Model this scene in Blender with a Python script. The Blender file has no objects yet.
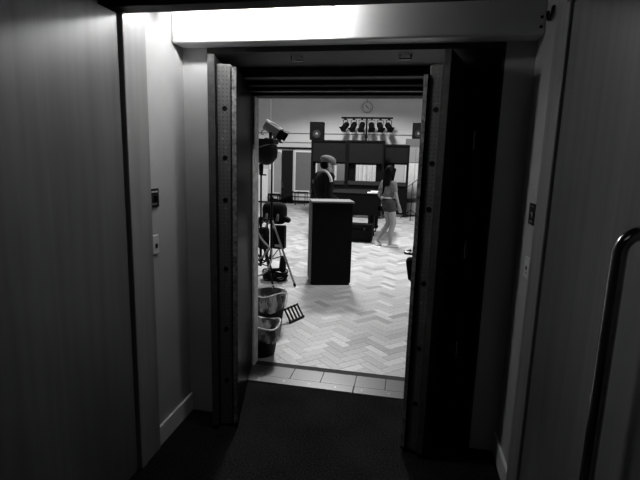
import bpy, bmesh, math, random
from mathutils import Vector, Matrix
random.seed(7)
C = bpy.context.scene.collection
S = bpy.context.scene
PI = math.pi

# ------------------------------------------------------------------ camera
cd = bpy.data.cameras.new('camera'); cam = bpy.data.objects.new('camera', cd); C.objects.link(cam)
cd.sensor_width = 36.0; cd.lens = 452.0 / 640.0 * 36.0; cd.clip_start = 0.02; cd.clip_end = 100
cam.matrix_world = Matrix(((0.981, -0.060, 0.185, 0.0), (0.193, 0.165, -0.967, 0.0), (0.027, 0.985, 0.173, 1.6), (0, 0, 0, 1)))
S.camera = cam
# ------------------------------------------------------------------ world, exposure
w = bpy.data.worlds.new('world'); S.world = w; w.use_nodes = True
w.node_tree.nodes['Background'].inputs[0].default_value = (0.5, 0.5, 0.5, 1)
w.node_tree.nodes['Background'].inputs[1].default_value = 0.002
vs = S.view_settings
vs.view_transform = 'Standard'; vs.look = 'None'; vs.gamma = 1.0; vs.use_curve_mapping = False
vs.exposure = 0.0
# ------------------------------------------------------------------ lamps of the place, and added fills
def area_light(name, loc, size, power, rot=(0, 0, 0), sy=None):
    d = bpy.data.lights.new(name, 'AREA'); d.energy = power; d.size = size
    if sy: d.shape = 'RECTANGLE'; d.size_y = sy
    o = bpy.data.objects.new(name, d); C.objects.link(o); o.location = loc; o.rotation_euler = rot
    return o
def spot_light(name, loc, target, power, angle, blend, size=0.05):
    d = bpy.data.lights.new(name, 'SPOT'); d.energy = power; d.spot_size = math.radians(angle); d.spot_blend = blend
    d.shadow_soft_size = size
    o = bpy.data.objects.new(name, d); C.objects.link(o); o.location = loc
    o.rotation_euler = (Vector(target) - Vector(loc)).to_track_quat('-Z', 'Y').to_euler()
    return o
# studio ceiling: downlights over the floor, one aimed across from each side, one near the far wall, plus added fills
spot_light('studio_downlight', (-0.4, 5.6, 6.2), (-0.7, 7.0, 0), 240, 64, 0.9, 0.3)  # added as fill for the floor before the black cabinet
spot_light('studio_downlight', (-1.9, 10.6, 6.2), (-1.9, 10.6, 0), 1550, 126, 0.06, 0.4)
spot_light('studio_downlight', (3.6, 6.6, 5.6), (-1.2, 8.2, 0), 1400, 62, 0.9, 0.15)
spot_light('studio_downlight', (-4.4, 7.0, 5.6), (-0.5, 2.9, 0), 170, 70, 0.6, 0.15)
area_light('studio_fill', (-1.5, 9.0, 6.4), 2.0, 200)  # soft area fill added to lift the room, stands for no fitting
# the lobby's own bulb is built with its fitting (tube_lamp)
# corridor behind the camera: dim unseen fill added for the wood doors
area_light('corridor_fill', (-0.4, -0.6, 2.62), 0.6, 0.5)

# ------------------------------------------------------------------ materials
MATS = {}
def new_mat(name):
    m = bpy.data.materials.new(name); m.use_nodes = True
    nt = m.node_tree; b = nt.nodes['Principled BSDF']; MATS[name] = m
    return m, nt, b
def N(nt, t, **kw):
    n = nt.nodes.new(t)
    for k, v in kw.items(): setattr(n, k, v)
    return n
def mth(nt, op, a, b=None):
    n = N(nt, 'ShaderNodeMath', operation=op)
    for i, v in enumerate((a, b)):
        if v is None: continue
        if isinstance(v, (int, float)): n.inputs[i].default_value = v
        else: nt.links.new(v, n.inputs[i])
    return n.outputs[0]
def ramp(nt, fac, stops):
    r = N(nt, 'ShaderNodeValToRGB')
    e = r.color_ramp.elements
    while len(e) < len(stops): e.new(0.5)
    for el, (p, v) in zip(e, stops): el.position = p; el.color = (v, v, v, 1)
    nt.links.new(fac, r.inputs[0]); return r.outputs[0]
def coords(nt, scale=(1, 1, 1), kind='Object'):
    t = N(nt, 'ShaderNodeTexCoord'); mp = N(nt, 'ShaderNodeMapping'); mp.inputs['Scale'].default_value = scale
    nt.links.new(t.outputs[kind], mp.inputs[0]); return mp.outputs[0]
def noise(nt, vec, scale, detail=3.0):
    n = N(nt, 'ShaderNodeTexNoise'); n.inputs['Scale'].default_value = scale; n.inputs['Detail'].default_value = detail
    nt.links.new(vec, n.inputs['Vector']); return n.outputs[0]
def bump(nt, b, h, strength, dist=0.002):
    n = N(nt, 'ShaderNodeBump'); n.inputs['Strength'].default_value = strength; n.inputs['Distance'].default_value = dist
    nt.links.new(h, n.inputs['Height']); nt.links.new(n.outputs[0], b.inputs['Normal'])
def grey(name, v, rough=0.6, var=0.12, scale=9.0, metal=0.0, spec=0.5, bmp=0.0):
    m, nt, b = new_mat(name)
    f = noise(nt, coords(nt), scale)
    nt.links.new(ramp(nt, f, [(0.3, v * (1 - var)), (0.7, min(1, v * (1 + var)))]), b.inputs['Base Color'])
    b.inputs['Roughness'].default_value = rough; b.inputs['Metallic'].default_value = metal
    b.inputs['Specular IOR Level'].default_value = spec
    if bmp: bump(nt, b, noise(nt, coords(nt), scale * 14), bmp)
    return m
def veneer(name, v, rough=0.4, axis=2):
    m, nt, b = new_mat(name)
    sc = [26, 26, 26]; sc[axis] = 1.1
    f = noise(nt, coords(nt, sc), 1.0, 6.0)
    sc2 = [5, 5, 5]; sc2[axis] = 0.5
    g = noise(nt, coords(nt, sc2), 1.0, 3.0)
    h = mth(nt, 'ADD', mth(nt, 'MULTIPLY', f, 0.6), mth(nt, 'MULTIPLY', g, 0.4))
    nt.links.new(ramp(nt, h, [(0.3, v * 0.72), (0.5, v), (0.7, v * 1.25)]), b.inputs['Base Color'])
    b.inputs['Roughness'].default_value = rough
    bump(nt, b, f, 0.12)
    return m
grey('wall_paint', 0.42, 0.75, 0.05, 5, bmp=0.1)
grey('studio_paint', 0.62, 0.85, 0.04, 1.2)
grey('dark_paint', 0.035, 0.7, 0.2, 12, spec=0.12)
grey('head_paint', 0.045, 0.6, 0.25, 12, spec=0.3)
grey('beam_paint', 0.72, 0.45, 0.03, 3)
grey('trim_white', 0.75, 0.45, 0.06, 12)
grey('jamb_white', 0.75, 0.5, 0.2, 25)
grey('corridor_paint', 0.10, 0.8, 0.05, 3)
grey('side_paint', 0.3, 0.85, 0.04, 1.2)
grey('lip_paint', 0.055, 0.5, 0.3, 40)
grey('clock_face', 0.62, 0.6, 0.03, 9)
grey('ceiling_paint', 0.16, 0.9, 0.03, 2)
veneer('door_veneer', 0.10, 0.45)
veneer('door_veneer_pale', 0.118, 0.45)
veneer('jamb_veneer', 0.24, 0.4)
veneer('board_wood', 0.055, 0.35, 0)
grey('black', 0.0035, 0.55, 0.3, 20, spec=0.12)
grey('black_matte', 0.004, 0.9, 0.3, 20, spec=0.15)
grey('black_gloss', 0.008, 0.22, 0.2, 10, spec=0.35)
grey('charcoal', 0.03, 0.7, 0.2, 20, spec=0.12)
grey('leaf_skin', 0.004, 0.3, 0.25, 8, spec=0.01)
grey('leaf_face_dark', 0.012, 0.6, 0.3, 9, spec=0.12)
grey('steel', 0.38, 0.16, 0.1, 30, metal=1.0)
grey('dull_steel', 0.35, 0.4, 0.15, 30, metal=1.0)
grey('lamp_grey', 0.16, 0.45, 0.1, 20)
grey('white_enamel', 0.8, 0.35, 0.03, 8)
grey('plate_black', 0.012, 0.4, 0.2, 30, spec=0.12)
grey('plate_white', 0.62, 0.4, 0.06, 30)
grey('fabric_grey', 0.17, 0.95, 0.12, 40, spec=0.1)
grey('fabric_mid', 0.33, 0.95, 0.1, 40, spec=0.1)
grey('gobo_cloth', 0.012, 0.95, 0.15, 30, spec=0.12)
grey('skin', 0.24, 0.55, 0.06, 12)
grey('hair', 0.002, 0.6, 0.4, 40, spec=0.05)
grey('shirt', 0.16, 0.9, 0.12, 25, spec=0.1)
grey('belt_cloth', 0.5, 0.9, 0.1, 25, spec=0.1)
grey('denim', 0.04, 0.9, 0.25, 40, spec=0.1)
grey('coat', 0.006, 0.95, 0.3, 25, spec=0.1)
grey('cap_tweed', 0.14, 0.95, 0.25, 60, spec=0.1)
grey('paper', 0.8, 0.8, 0.03, 10)
grey('mark_white', 0.5, 0.6, 0.03, 10)
grey('cable_grey', 0.3, 0.5, 0.1, 30)
grey('lip_worn', 0.16, 0.5, 0.75, 45)

# carpet
m, nt, b = new_mat('carpet')
f = noise(nt, coords(nt), 110, 2.0); g = noise(nt, coords(nt), 3.0, 2.0)
nt.links.new(ramp(nt, mth(nt, 'ADD', mth(nt, 'MULTIPLY', f, 0.8), mth(nt, 'MULTIPLY', g, 0.2)), [(0.38, 0.001), (0.62, 0.018)]), b.inputs['Base Color'])
b.inputs['Roughness'].default_value = 1.0; b.inputs['Specular IOR Level'].default_value = 0.05
bump(nt, b, f, 0.6, 0.006)
# parquet block: tone per block
m, nt, b = new_mat('parquet')
oi = N(nt, 'ShaderNodeObjectInfo'); at = N(nt, 'ShaderNodeAttribute', attribute_name='tone')
t = mth(nt, 'FRACT', mth(nt, 'ADD', oi.outputs['Random'], at.outputs['Fac']))
base = ramp(nt, t, [(0.0, 0.28), (0.25, 0.40), (0.8, 0.48), (1.0, 0.60)])
gr = ramp(nt, noise(nt, coords(nt, (30, 30, 30)), 1.0, 4), [(0.3, 0.85), (0.7, 1.1)])
mx = N(nt, 'ShaderNodeMixRGB', blend_type='MULTIPLY'); mx.inputs[0].default_value = 1
nt.links.new(base, mx.inputs[1]); nt.links.new(gr, mx.inputs[2]); nt.links.new(mx.outputs[0], b.inputs['Base Color'])
b.inputs['Roughness'].default_value = 0.42
# perforated steel on the door edges
m, nt, b = new_mat('perforated')
sp = N(nt, 'ShaderNodeSeparateXYZ'); nt.links.new(coords(nt), sp.inputs[0])
def cell(o): return mth(nt, 'SUBTRACT', mth(nt, 'FRACT', mth(nt, 'DIVIDE', o, 0.021)), 0.5)
u, v = cell(sp.outputs[1]), cell(sp.outputs[2])
r2 = mth(nt, 'ADD', mth(nt, 'MULTIPLY', u, u), mth(nt, 'MULTIPLY', v, v))
hole = mth(nt, 'LESS_THAN', r2, 0.035)
wear = ramp(nt, noise(nt, coords(nt), 60, 4), [(0.62, 0.09), (0.74, 0.25)])
mx = N(nt, 'ShaderNodeMixRGB'); nt.links.new(hole, mx.inputs[0]); nt.links.new(wear, mx.inputs[1])
mx.inputs[2].default_value = (0.035, 0.035, 0.035, 1); nt.links.new(mx.outputs[0], b.inputs['Base Color'])
b.inputs['Roughness'].default_value = 0.5
bump(nt, b, mth(nt, 'SUBTRACT', 1.0, hole), 0.5, 0.002)
# glass pane
m, nt, b = new_mat('pane_glass')
tr = N(nt, 'ShaderNodeBsdfTransparent'); gl = N(nt, 'ShaderNodeBsdfGlossy'); gl.inputs['Roughness'].default_value = 0.02
ms = N(nt, 'ShaderNodeMixShader'); ms.inputs[0].default_value = 0.06
nt.links.new(tr.outputs[0], ms.inputs[1]); nt.links.new(gl.outputs[0], ms.inputs[2])
nt.links.new(ms.outputs[0], nt.nodes['Material Output'].inputs[0])
# crinkled clear bin liner
m, nt, b = new_mat('liner_film')
b.inputs['Base Color'].default_value = (0.75, 0.75, 0.75, 1); b.inputs['Roughness'].default_value = 0.2
f = noise(nt, coords(nt, (14, 14, 5)), 1.0, 5)
bump(nt, b, f, 1.0, 0.03)
tr = N(nt, 'ShaderNodeBsdfTransparent'); ms = N(nt, 'ShaderNodeMixShader')
nt.links.new(ramp(nt, f, [(0.46, 0.06), (0.66, 0.6)]), ms.inputs[0])
nt.links.new(tr.outputs[0], ms.inputs[1]); nt.links.new(b.outputs[0], ms.inputs[2])
nt.links.new(ms.outputs[0], nt.nodes['Material Output'].inputs[0])
# emitting diffuser of the lobby fitting
m, nt, b = new_mat('lamp_glow')
b.inputs['Emission Color'].default_value = (1, 1, 1, 1); b.inputs['Emission Strength'].default_value = 105.0

# ------------------------------------------------------------------ mesh helpers
def frame_of(d):
    d = Vector(d).normalized()
    a = Vector((0, 0, 1)) if abs(d.z) < 0.95 else Vector((1, 0, 0))
    u = d.cross(a).normalized(); return u, d.cross(u).normalized()
class MB:
    def __init__(self): self.bm = bmesh.new()
    def box(self, x0, x1, y0, y1, z0, z1, bev=0.0, seg=1):
        vs_ = [self.bm.verts.new((x, y, z)) for x in (x0, x1) for y in (y0, y1) for z in (z0, z1)]
        F = [(0, 1, 3, 2), (4, 6, 7, 5), (0, 4, 5, 1), (2, 3, 7, 6), (0, 2, 6, 4), (1, 5, 7, 3)]
        fs = [self.bm.faces.new([vs_[i] for i in f]) for f in F]
        if bev:
            es = list({e for f in fs for e in f.edges})
            bmesh.ops.bevel(self.bm, geom=es, offset=bev, segments=seg, affect='EDGES', profile=0.5)
        return self
    def obox(self, c, ax, ay, az, hx, hy, hz):
        c, ax, ay, az = (Vector(q) for q in (c, ax, ay, az))
        v = [self.bm.verts.new(c + ax * (hx * i) + ay * (hy * j) + az * (hz * k)) for i in (-1, 1) for j in (-1, 1) for k in (-1, 1)]
        for f in [(0, 1, 3, 2), (4, 6, 7, 5), (0, 4, 5, 1), (2, 3, 7, 6), (0, 2, 6, 4), (1, 5, 7, 3)]:
            self.bm.faces.new([v[i] for i in f])
        return self
    def tube(self, pts, r, n=10, r1=None, caps=True):
        pts = [Vector(p) for p in pts]; L = len(pts); rings = []
        u, _ = frame_of(pts[1] - pts[0])
        for i, p in enumerate(pts):
            d = (pts[min(i + 1, L - 1)] - pts[max(i - 1, 0)]).normalized()
            u = (u - d * u.dot(d)).normalized(); v = d.cross(u)
            rr = r if r1 is None else r + (r1 - r) * i / (L - 1)
            rings.append([self.bm.verts.new(p + (u * math.cos(2 * PI * k / n) + v * math.sin(2 * PI * k / n)) * rr) for k in range(n)])
        for a, b_ in zip(rings, rings[1:]):
            for k in range(n): self.bm.faces.new((a[k], a[(k + 1) % n], b_[(k + 1) % n], b_[k]))
        if caps: self.bm.faces.new(rings[0][::-1]); self.bm.faces.new(rings[-1])
        return self
    def lathe(self, o, d, prof, n=20, closed=True):
        o = Vector(o); d = Vector(d).normalized(); u, v = frame_of(d); rings = []
        for (h, r) in prof:
            rings.append([self.bm.verts.new(o + d * h + (u * math.cos(2 * PI * k / n) + v * math.sin(2 * PI * k / n)) * max(r, 1e-4)) for k in range(n)])
        for a, b_ in zip(rings, rings[1:]):
            for k in range(n): self.bm.faces.new((a[k], a[(k + 1) % n], b_[(k + 1) % n], b_[k]))
        if closed: self.bm.faces.new(rings[0][::-1]); self.bm.faces.new(rings[-1])
        return self
    def capsule(self, a, b_, ra, rb, n=14):
        a, b_ = Vector(a), Vector(b_); L = (b_ - a).length; prof = []
        for i in range(6): t = -PI / 2 + PI / 2 * i / 5; prof.append((ra * math.sin(t), ra * math.cos(t)))
        for i in range(6): t = PI / 2 * i / 5; prof.append((L + rb * math.sin(t), rb * math.cos(t)))
        return self.lathe(a, b_ - a, prof, n)
    def ell(self, c, rx, ry, rz, rot=None, n=16):
        M = Matrix.Translation(c) @ (rot.to_4x4() if rot else Matrix()) @ Matrix.Diagonal((rx, ry, rz, 1))
        bmesh.ops.create_uvsphere(self.bm, u_segments=n, v_segments=n * 3 // 4, radius=1.0, matrix=M); return self
    def prism(self, pts, z0, z1):
        lo = [self.bm.verts.new((x, y, z0)) for x, y in pts]; hi = [self.bm.verts.new((x, y, z1)) for x, y in pts]; n = len(pts)
        for i in range(n): self.bm.faces.new((lo[i], lo[(i + 1) % n], hi[(i + 1) % n], hi[i]))
        self.bm.faces.new(lo[::-1]); self.bm.faces.new(hi); return self
    def xform(self, M): bmesh.ops.transform(self.bm, matrix=M, verts=self.bm.verts[:]); return self
    def build(self, name, mat, parent=None, smooth=False, bevel=0.0):
        bmesh.ops.recalc_face_normals(self.bm, faces=self.bm.faces[:])
        me = bpy.data.meshes.new(name); self.bm.to_mesh(me); self.bm.free()
        me.materials.append(MATS[mat])
        if smooth:
            for p in me.polygons: p.use_smooth = True
        o = bpy.data.objects.new(name, me); C.objects.link(o); o.parent = parent
        if smooth:
            try: me.set_sharp_from_angle(angle=math.radians(40))
            except Exception: pass
        if bevel:
            md = o.modifiers.new('bevel', 'BEVEL'); md.width = bevel; md.segments = 2; md.limit_method = 'ANGLE'
        return o
def spline(pts, n=6):
    P = [Vector(p) for p in pts]; P = [P[0] * 2 - P[1]] + P + [P[-1] * 2 - P[-2]]; out = []
    for i in range(1, len(P) - 2):
        a, b_, c, d = P[i - 1:i + 3]
        for k in range(n):
            t = k / n
            out.append(0.5 * (2 * b_ + (c - a) * t + (2 * a - 5 * b_ + 4 * c - d) * t * t + (3 * b_ - a - 3 * c + d) * t ** 3))
    out.append(P[-2]); return out
def B(name, dims, mat, parent=None, bev=0.0, seg=1): return MB().box(*dims, bev=bev, seg=seg).build(name, mat, parent)
def tag(o, label, cat=None, group=None):
    o['label'] = label
    if cat: o['category'] = cat
    if group: o['group'] = group
    return o
def struct(o, label=None):
    o['kind'] = 'structure'
    if label: o['label'] = label
    return o
def thing(name, label, cat, loc=(0, 0, 0), rz=0.0, group=None):
    o = bpy.data.objects.new(name, None); C.objects.link(o); o.empty_display_size = 0.1
    o.location = loc; o.rotation_euler = (0, 0, rz)
    return tag(o, label, cat, group)
def holder(name, label, loc=(0, 0, 0), rz=0.0):
    o = bpy.data.objects.new(name, None); C.objects.link(o); o.location = loc; o.rotation_euler = (0, 0, rz)
    return struct(o, label)
def copy_tree(o, parent=None):
    c = o.copy(); C.objects.link(c); c.parent = parent
    for ch in list(o.children): copy_tree(ch, c)
    return c

# ================================================================== LOBBY SHELL
LX, RX, BY = -1.29, 0.57, 2.48
struct(B('floor_carpet', (-1.45, 0.75, -2.0, 2.925, -0.1, 0.0), 'carpet'), 'dark carpet on the lobby floor before the threshold')
struct(B('wall_left', (LX - 0.15, LX, 1.9, 3.27, 0, 2.8), 'wall_paint'), 'pale painted lobby wall with two switch plates near the wooden jamb')
struct(B('wall_right', (RX, RX + 0.15, 1.9, 3.27, 0, 2.8), 'wall_paint'), 'painted lobby wall beside the wooden door with the pull bar')
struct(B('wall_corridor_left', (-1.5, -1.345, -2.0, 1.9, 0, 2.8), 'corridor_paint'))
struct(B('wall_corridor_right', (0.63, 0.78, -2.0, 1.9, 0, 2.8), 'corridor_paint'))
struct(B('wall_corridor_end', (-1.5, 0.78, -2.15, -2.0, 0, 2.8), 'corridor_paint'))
struct(B('ceiling_lobby', (-1.5, 0.78, -2.15, 3.27, 2.7, 2.85), 'ceiling_paint'))
# far wall of the lobby: two piers and the block above the opening
struct(B('wall_pier_left', (LX, -1.145, BY, 2.55, 0, 2.7), 'wall_paint'), 'narrow pale pier between side wall and the door opening')
struct(B('wall_pier_right', (0.43, RX, BY, 3.27, 0, 2.7), 'wall_paint'), 'narrow shadowed pier behind the dark acoustic door')
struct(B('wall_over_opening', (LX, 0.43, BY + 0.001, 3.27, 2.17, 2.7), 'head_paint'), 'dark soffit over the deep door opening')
# dark linings of the reveal
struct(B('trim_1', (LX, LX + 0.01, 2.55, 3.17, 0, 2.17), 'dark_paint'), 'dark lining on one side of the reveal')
struct(B('trim_2', (0.42, 0.43, BY + 0.005, 3.05, 0, 2.17), 'dark_paint'), 'lining of the reveal behind the open acoustic door, shadow painted in')  # black shadow on this reveal side put into its colour
# stepped head of the frame
hd = holder('trim_3', 'dark stepped head of the door frame with rails')
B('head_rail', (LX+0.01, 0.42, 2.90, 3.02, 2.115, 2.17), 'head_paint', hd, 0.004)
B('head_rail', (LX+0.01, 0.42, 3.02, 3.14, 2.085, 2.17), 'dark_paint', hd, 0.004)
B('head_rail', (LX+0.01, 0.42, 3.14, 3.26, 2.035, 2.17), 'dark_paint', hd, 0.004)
MB().tube([(-1.27, 3.12, 2.068), (0.41, 3.12, 2.068)], 0.013, 12).build('round_bar', 'dull_steel', hd, True)
for hx in (-0.66, -0.06):
    k = MB()
    k.tube([(hx - 0.03, 2.60, 2.17), (hx - 0.03, 2.60, 2.15), (hx + 0.03, 2.60, 2.15), (hx + 0.03, 2.60, 2.17)], 0.006, 8)
    k.build('staple', 'dull_steel', hd, True)
# side jambs of the frame
j = holder('trim_4', 'pale painted jamb catching the studio light')
B('jamb_post', (LX, -1.106, 3.17, 3.262, 0, 2.035), 'jamb_white', j, 0.004)
B('jamb_stop', (LX, -1.12, 3.11, 3.17, 0, 2.085), 'dark_paint', j, 0.003)
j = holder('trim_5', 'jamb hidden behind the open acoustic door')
B('jamb_post', (0.24, 0.43, 3.11, 3.262, 0, 2.035), 'dark_paint', j, 0.004)  # shade put into the colour, hides a light strip beside the leaf
# threshold boards
t = holder('trim_6', 'worn wooden threshold of two boards and a dark strip')
x = -1.27
for x1 in (-0.98, -0.78, -0.55, -0.30, -0.08, 0.15, 0.42):
    B('board', (x + 0.001, x1 - 0.001, 3.025, 3.195, -0.03, 0.004), 'board_wood', t, 0.002); x = x1
x = -1.27
for x1 in (-0.30, 0.42):
    B('board', (x + 0.001, x1 - 0.001, 2.925, 3.022, -0.03, 0.007), 'board_wood', t, 0.004); x = x1
B('dark_strip', (-1.106, 0.24, 3.198, 3.262, -0.03, 0.002), 'charcoal', t)
for i in range(8):
    MB().lathe((-1.0 + i * 0.19, 2.975, 0.0065), (0, 0, 1), [(0, 0.006), (0.0015, 0.005)], 10).build('screw', 'dull_steel', t)
# beam under the lobby ceiling
bmh = holder('trim_7', 'boxed white beam across the lobby, bright at one end')
o = MB().box(LX + 0.001, RX - 0.001, 2.355, BY - 0.001, 2.196, 2.70, bev=0.012, seg=3).build('beam_casing', 'beam_paint', bmh, True)
for bx in (LX + 0.022, RX - 0.02):
    for bz in (2.23, 2.272):
        MB().lathe((bx, 2.356, bz), (0, -1, 0), [(0, 0.008), (0.004, 0.007), (0.006, 0.003)], 12).build('bolt', 'trim_white' if bx < 0 else 'black', bmh, True)
# skirting boards
def skirt(name, x0, x1, y0, y1):
    k = MB().box(x0, x1, y0, y1, 0, 0.118, bev=0.004)
    return struct(k.build(name, 'trim_white'))
skirt('baseboard_left', LX, LX + 0.016, 2.075, BY - 0.001)
skirt('baseboard_right', RX - 0.016, RX, 2.12, BY - 0.001)

# ------------------------------------------------------------------ near doorway: veneer jambs, head, doors
j = holder('trim_8', 'wood veneer jamb beside the pale wall, lit from above')
B('jamb_lining', (LX - 0.02, -1.268, 1.935, 2.075, 0, 2.70), 'jamb_veneer', j, 0.002)
B('door_stop', (LX - 0.02, -1.262, 1.888, 1.935, 0, 2.214), 'jamb_veneer', j, 0.003)
j = holder('trim_9', 'wood veneer jamb beside the door with the pull bar')
B('jamb_lining', (0.552, RX + 0.02, 2.00, 2.125, 0, 2.70), 'jamb_veneer', j, 0.002)
B('door_stop', (0.546, RX + 0.02, 1.945, 2.00, 0, 2.214), 'jamb_veneer', j, 0.003)
j = holder('trim_10', 'dark head of the near doorway')
B('head_front', (-1.345, 0.63, 1.84, 1.93, 2.215, 2.70), 'dark_paint', j, 0.003)
def wood_door(n, xf, xb, y0, y1, label):
    d = holder('door_%d' % n, label)
    ys = 1.43
    a, c = min(xf, xb), max(xf, xb)
    B('veneer_panel', (a, c, ys, y1, 0.008, 2.20), 'door_veneer', d)
    B('veneer_panel', (a, c, y0, ys, 0.008, 2.20), 'door_veneer_pale', d)
    return d
d = wood_door(3, -1.278, -1.325, 0.95, 1.870, 'tall plain wood veneer door standing open opposite the pull bar')
d = wood_door(4, 0.560, 0.607, 0.95, 1.938, 'plain wood veneer door carrying a long steel pull bar')
h = MB(); zt, zb = 1.455, 0.52
pts = [(0.560, 1.165, zt)]
pts += [(0.498 + 0.05 - 0.05 * math.sin(a), 1.165, zt - 0.05 + 0.05 * math.cos(a)) for a in [PI / 2 * i / 8 for i in range(9)]]
pts += [(0.498 + 0.05 - 0.05 * math.cos(a), 1.165, zb + 0.05 - 0.05 * math.sin(a)) for a in [PI / 2 * i / 8 for i in range(9)]]
pts += [(0.560, 1.165, zb)]
hp = h.tube(pts, 0.017, 18).build('pull_bar', 'steel', d, True); hp['label'] = 'long D-shaped polished steel pull bar'
for z in (zt, zb): MB().lathe((0.5598, 1.165, z), (-1, 0, 0), [(0, 0.028), (0.006, 0.027), (0.009, 0.02)], 20).build('rose', 'steel', hp, True)

# ------------------------------------------------------------------ thick acoustic door leaves
def acoustic_leaf(n, hinge, lead, s, label, zt, tk=1.0):
    hv, lv = Vector(hinge), Vector(lead); dv = lv - hv; L = dv.length
    d = holder('door_%d' % n, label, (hv.x, hv.y, 0), math.atan2(dv.y, dv.x))
    def bx(y0, y1): return (min(s * y0 * tk, s * y1 * tk), max(s * y0 * tk, s * y1 * tk))
    def slab(name, x0, x1, y0, y1, z0, z1, mat, bev=0.003):
        a, c = bx(y0, y1); return B(name, (x0, x1, a, c, z0, z1), mat, d, bev)
    slab('inner_skin', 0.0, L, 0.0, 0.026, 0.012, zt[0], 'leaf_skin')
    slab('core', 0.01, L - 0.012, 0.028, 0.110, 0.012, zt[1], 'perforated', 0.008)
    slab('lobby_skin', 0.0, L + 0.02, 0.112, 0.148, 0.012, zt[2], 'leaf_face_dark')
    slab('edge_strip', L + 0.0205, L + 0.0225, 0.112, 0.148, 0.03, zt[2] - 0.004, 'lip_paint', 0.0005)
    slab('worn_lip', L + 0.0005, L + 0.003, 0.002, 0.025, 0.03, zt[0] - 0.004, 'lip_worn', 0.0008)
    for z in (1.86, 1.60, 1.37, 0.98, 0.62, 0.30):
        yy = s * 0.066
        k = MB().lathe((L - 0.0125, yy, z), (1, 0, 0), [(0, 0.014), (0.002, 0.0135), (0.0025, 0.008), (0.0012, 0.0075)], 14)
        k.build('bolt_socket', 'black', d, True)
    for z in (0.35, 1.05, 1.75):
        MB().tube([(-0.012, s * 0.15, z - 0.06), (-0.012, s * 0.15, z + 0.06)], 0.009, 10).build('hinge', 'dull_steel', d, True)
    return d, L
dl, L1 = acoustic_leaf(1, (-1.105, 3.08), (-0.924, 2.36), -1, 'thick acoustic door leaf swung open in front of the pale pier', (2.075, 2.088, 2.128))
dr, L2 = acoustic_leaf(2, (0.245, 3.08), (0.040, 2.36), 1, 'thick dark acoustic door leaf with a black handle, swung open', (2.03, 2.075, 2.135), 0.88)
# handle on the studio face of leaf 2 (local frame: x along leaf, -y out of the studio face)
hx = L2 - 0.10
hb = MB().box(hx - 0.03, hx + 0.03, -0.022, 0.0, 0.95, 1.17, bev=0.01, seg=2).build('handle_plate', 'black', dr, True)
MB().tube(spline([(hx, -0.02, 1.115), (hx, -0.06, 1.115), (hx - 0.02, -0.068, 1.114), (hx - 0.10, -0.068, 1.11)]), 0.0095, 12).build('lever', 'dull_steel', hb, True)
MB().capsule((hx, -0.034, 1.07), (hx, -0.026, 0.98), 0.026, 0.018).build('grip', 'black', hb, True)
for z in (1.02, 0.42):
    a = MB().box(L2 - 0.16, L2 - 0.10, 0.1305, 0.134, z, z + 0.012).build('bolt_plate', 'dull_steel', dr)

# ------------------------------------------------------------------ switch plates
def plate(name, side, y0, y1, z0, z1, mat, label, rocker, legend=None):
    xw = LX if side < 0 else RX; sg = 1 if side < 0 else -1
    t = thing(name, label, 'switch', (xw, (y0 + y1) / 2, z0))
    w2 = (y1 - y0) / 2; hh = z1 - z0
    def bx(a, c, ya, yb, za, zb, nm, mt, bev=0.0):
        xa, xb = sorted((sg * a, sg * c)); return B(nm, (xa, xb, ya, yb, za, zb), mt, t, bev)
    bx(0.0, 0.009, -w2, w2, 0, hh, 'plate', mat, 0.002)
    for (ya, yb, za, zb, mt) in rocker:
        bx(0.009, 0.012, ya * w2, yb * w2, za * hh, zb * hh, 'rocker', mt, 0.0008)
    for (ya, yb, za, zb, mt) in (legend or []):
        bx(0.009, 0.0095, ya * w2, yb * w2, za * hh, zb * hh, 'legend', mt)
    return t
plate('call_panel', -1, 2.08, 2.168, 1.338, 1.434, 'plate_black', 'black switch panel on pale wall above a white plate, beside lit veneer jamb',
      [(-0.2, 0.6, 0.28, 0.62, 'black_gloss')], [(-0.6, 0.7, 0.80, 0.88, 'mark_white'), (-0.6, 0.5, 0.14, 0.24, 'lamp_grey')])
plate('light_switch', -1, 2.08, 2.152, 1.092, 1.192, 'plate_white', 'white switch plate below the black panel on the pale wall',
      [(0.0, 0.5, 0.32, 0.55, 'black')])
plate('call_panel', 1, 2.165, 2.265, 1.335, 1.432, 'plate_black', 'black panel with white marks on the shadowed wall near the pull-bar door',
      [(-0.8, -0.6, 0.45, 0.6, 'plate_black')], [(-0.15, 0.25, 0.50, 0.60, 'mark_white'), (-0.3, -0.1, 0.36, 0.54, 'mark_white'), (-0.5, 0.5, 0.84, 0.90, 'lamp_grey'), (-0.5, 0.5, 0.12, 0.20, 'lamp_grey')])
plate('light_switch', 1, 2.165, 2.245, 1.085, 1.182, 'plate_white', 'pale switch plate with a small dark rocker on the shadowed wall',
      [(-0.2, 0.2, 0.40, 0.58, 'black')], [(-0.4, 0.4, 0.24, 0.28, 'charcoal')])
# short tube lamp under the lobby ceiling, just behind the door head
t = thing('tube_lamp', 'short tube lamp hung behind the dark door head, lighting the beam', 'lamp', (-0.80, 2.19, 2.70))
B('housing', (-0.43, 0.43, -0.025, 0.025, -0.36, -0.30), 'white_enamel', t, 0.006)
for hx in (-0.28, 0.28): MB().tube([(hx, 0, 0), (hx, 0, -0.30)], 0.006, 8).build('hanger', 'white_enamel', t, True)
for hx in (-0.42, 0.395): B('end_socket', (hx, hx + 0.025, -0.018, 0.018, -0.40, -0.36), 'white_enamel', t, 0.004)
MB().tube([(-0.395, 0, -0.384), (0.395, 0, -0.384)], 0.013, 12).build('tube', 'lamp_glow', t, True)
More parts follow.
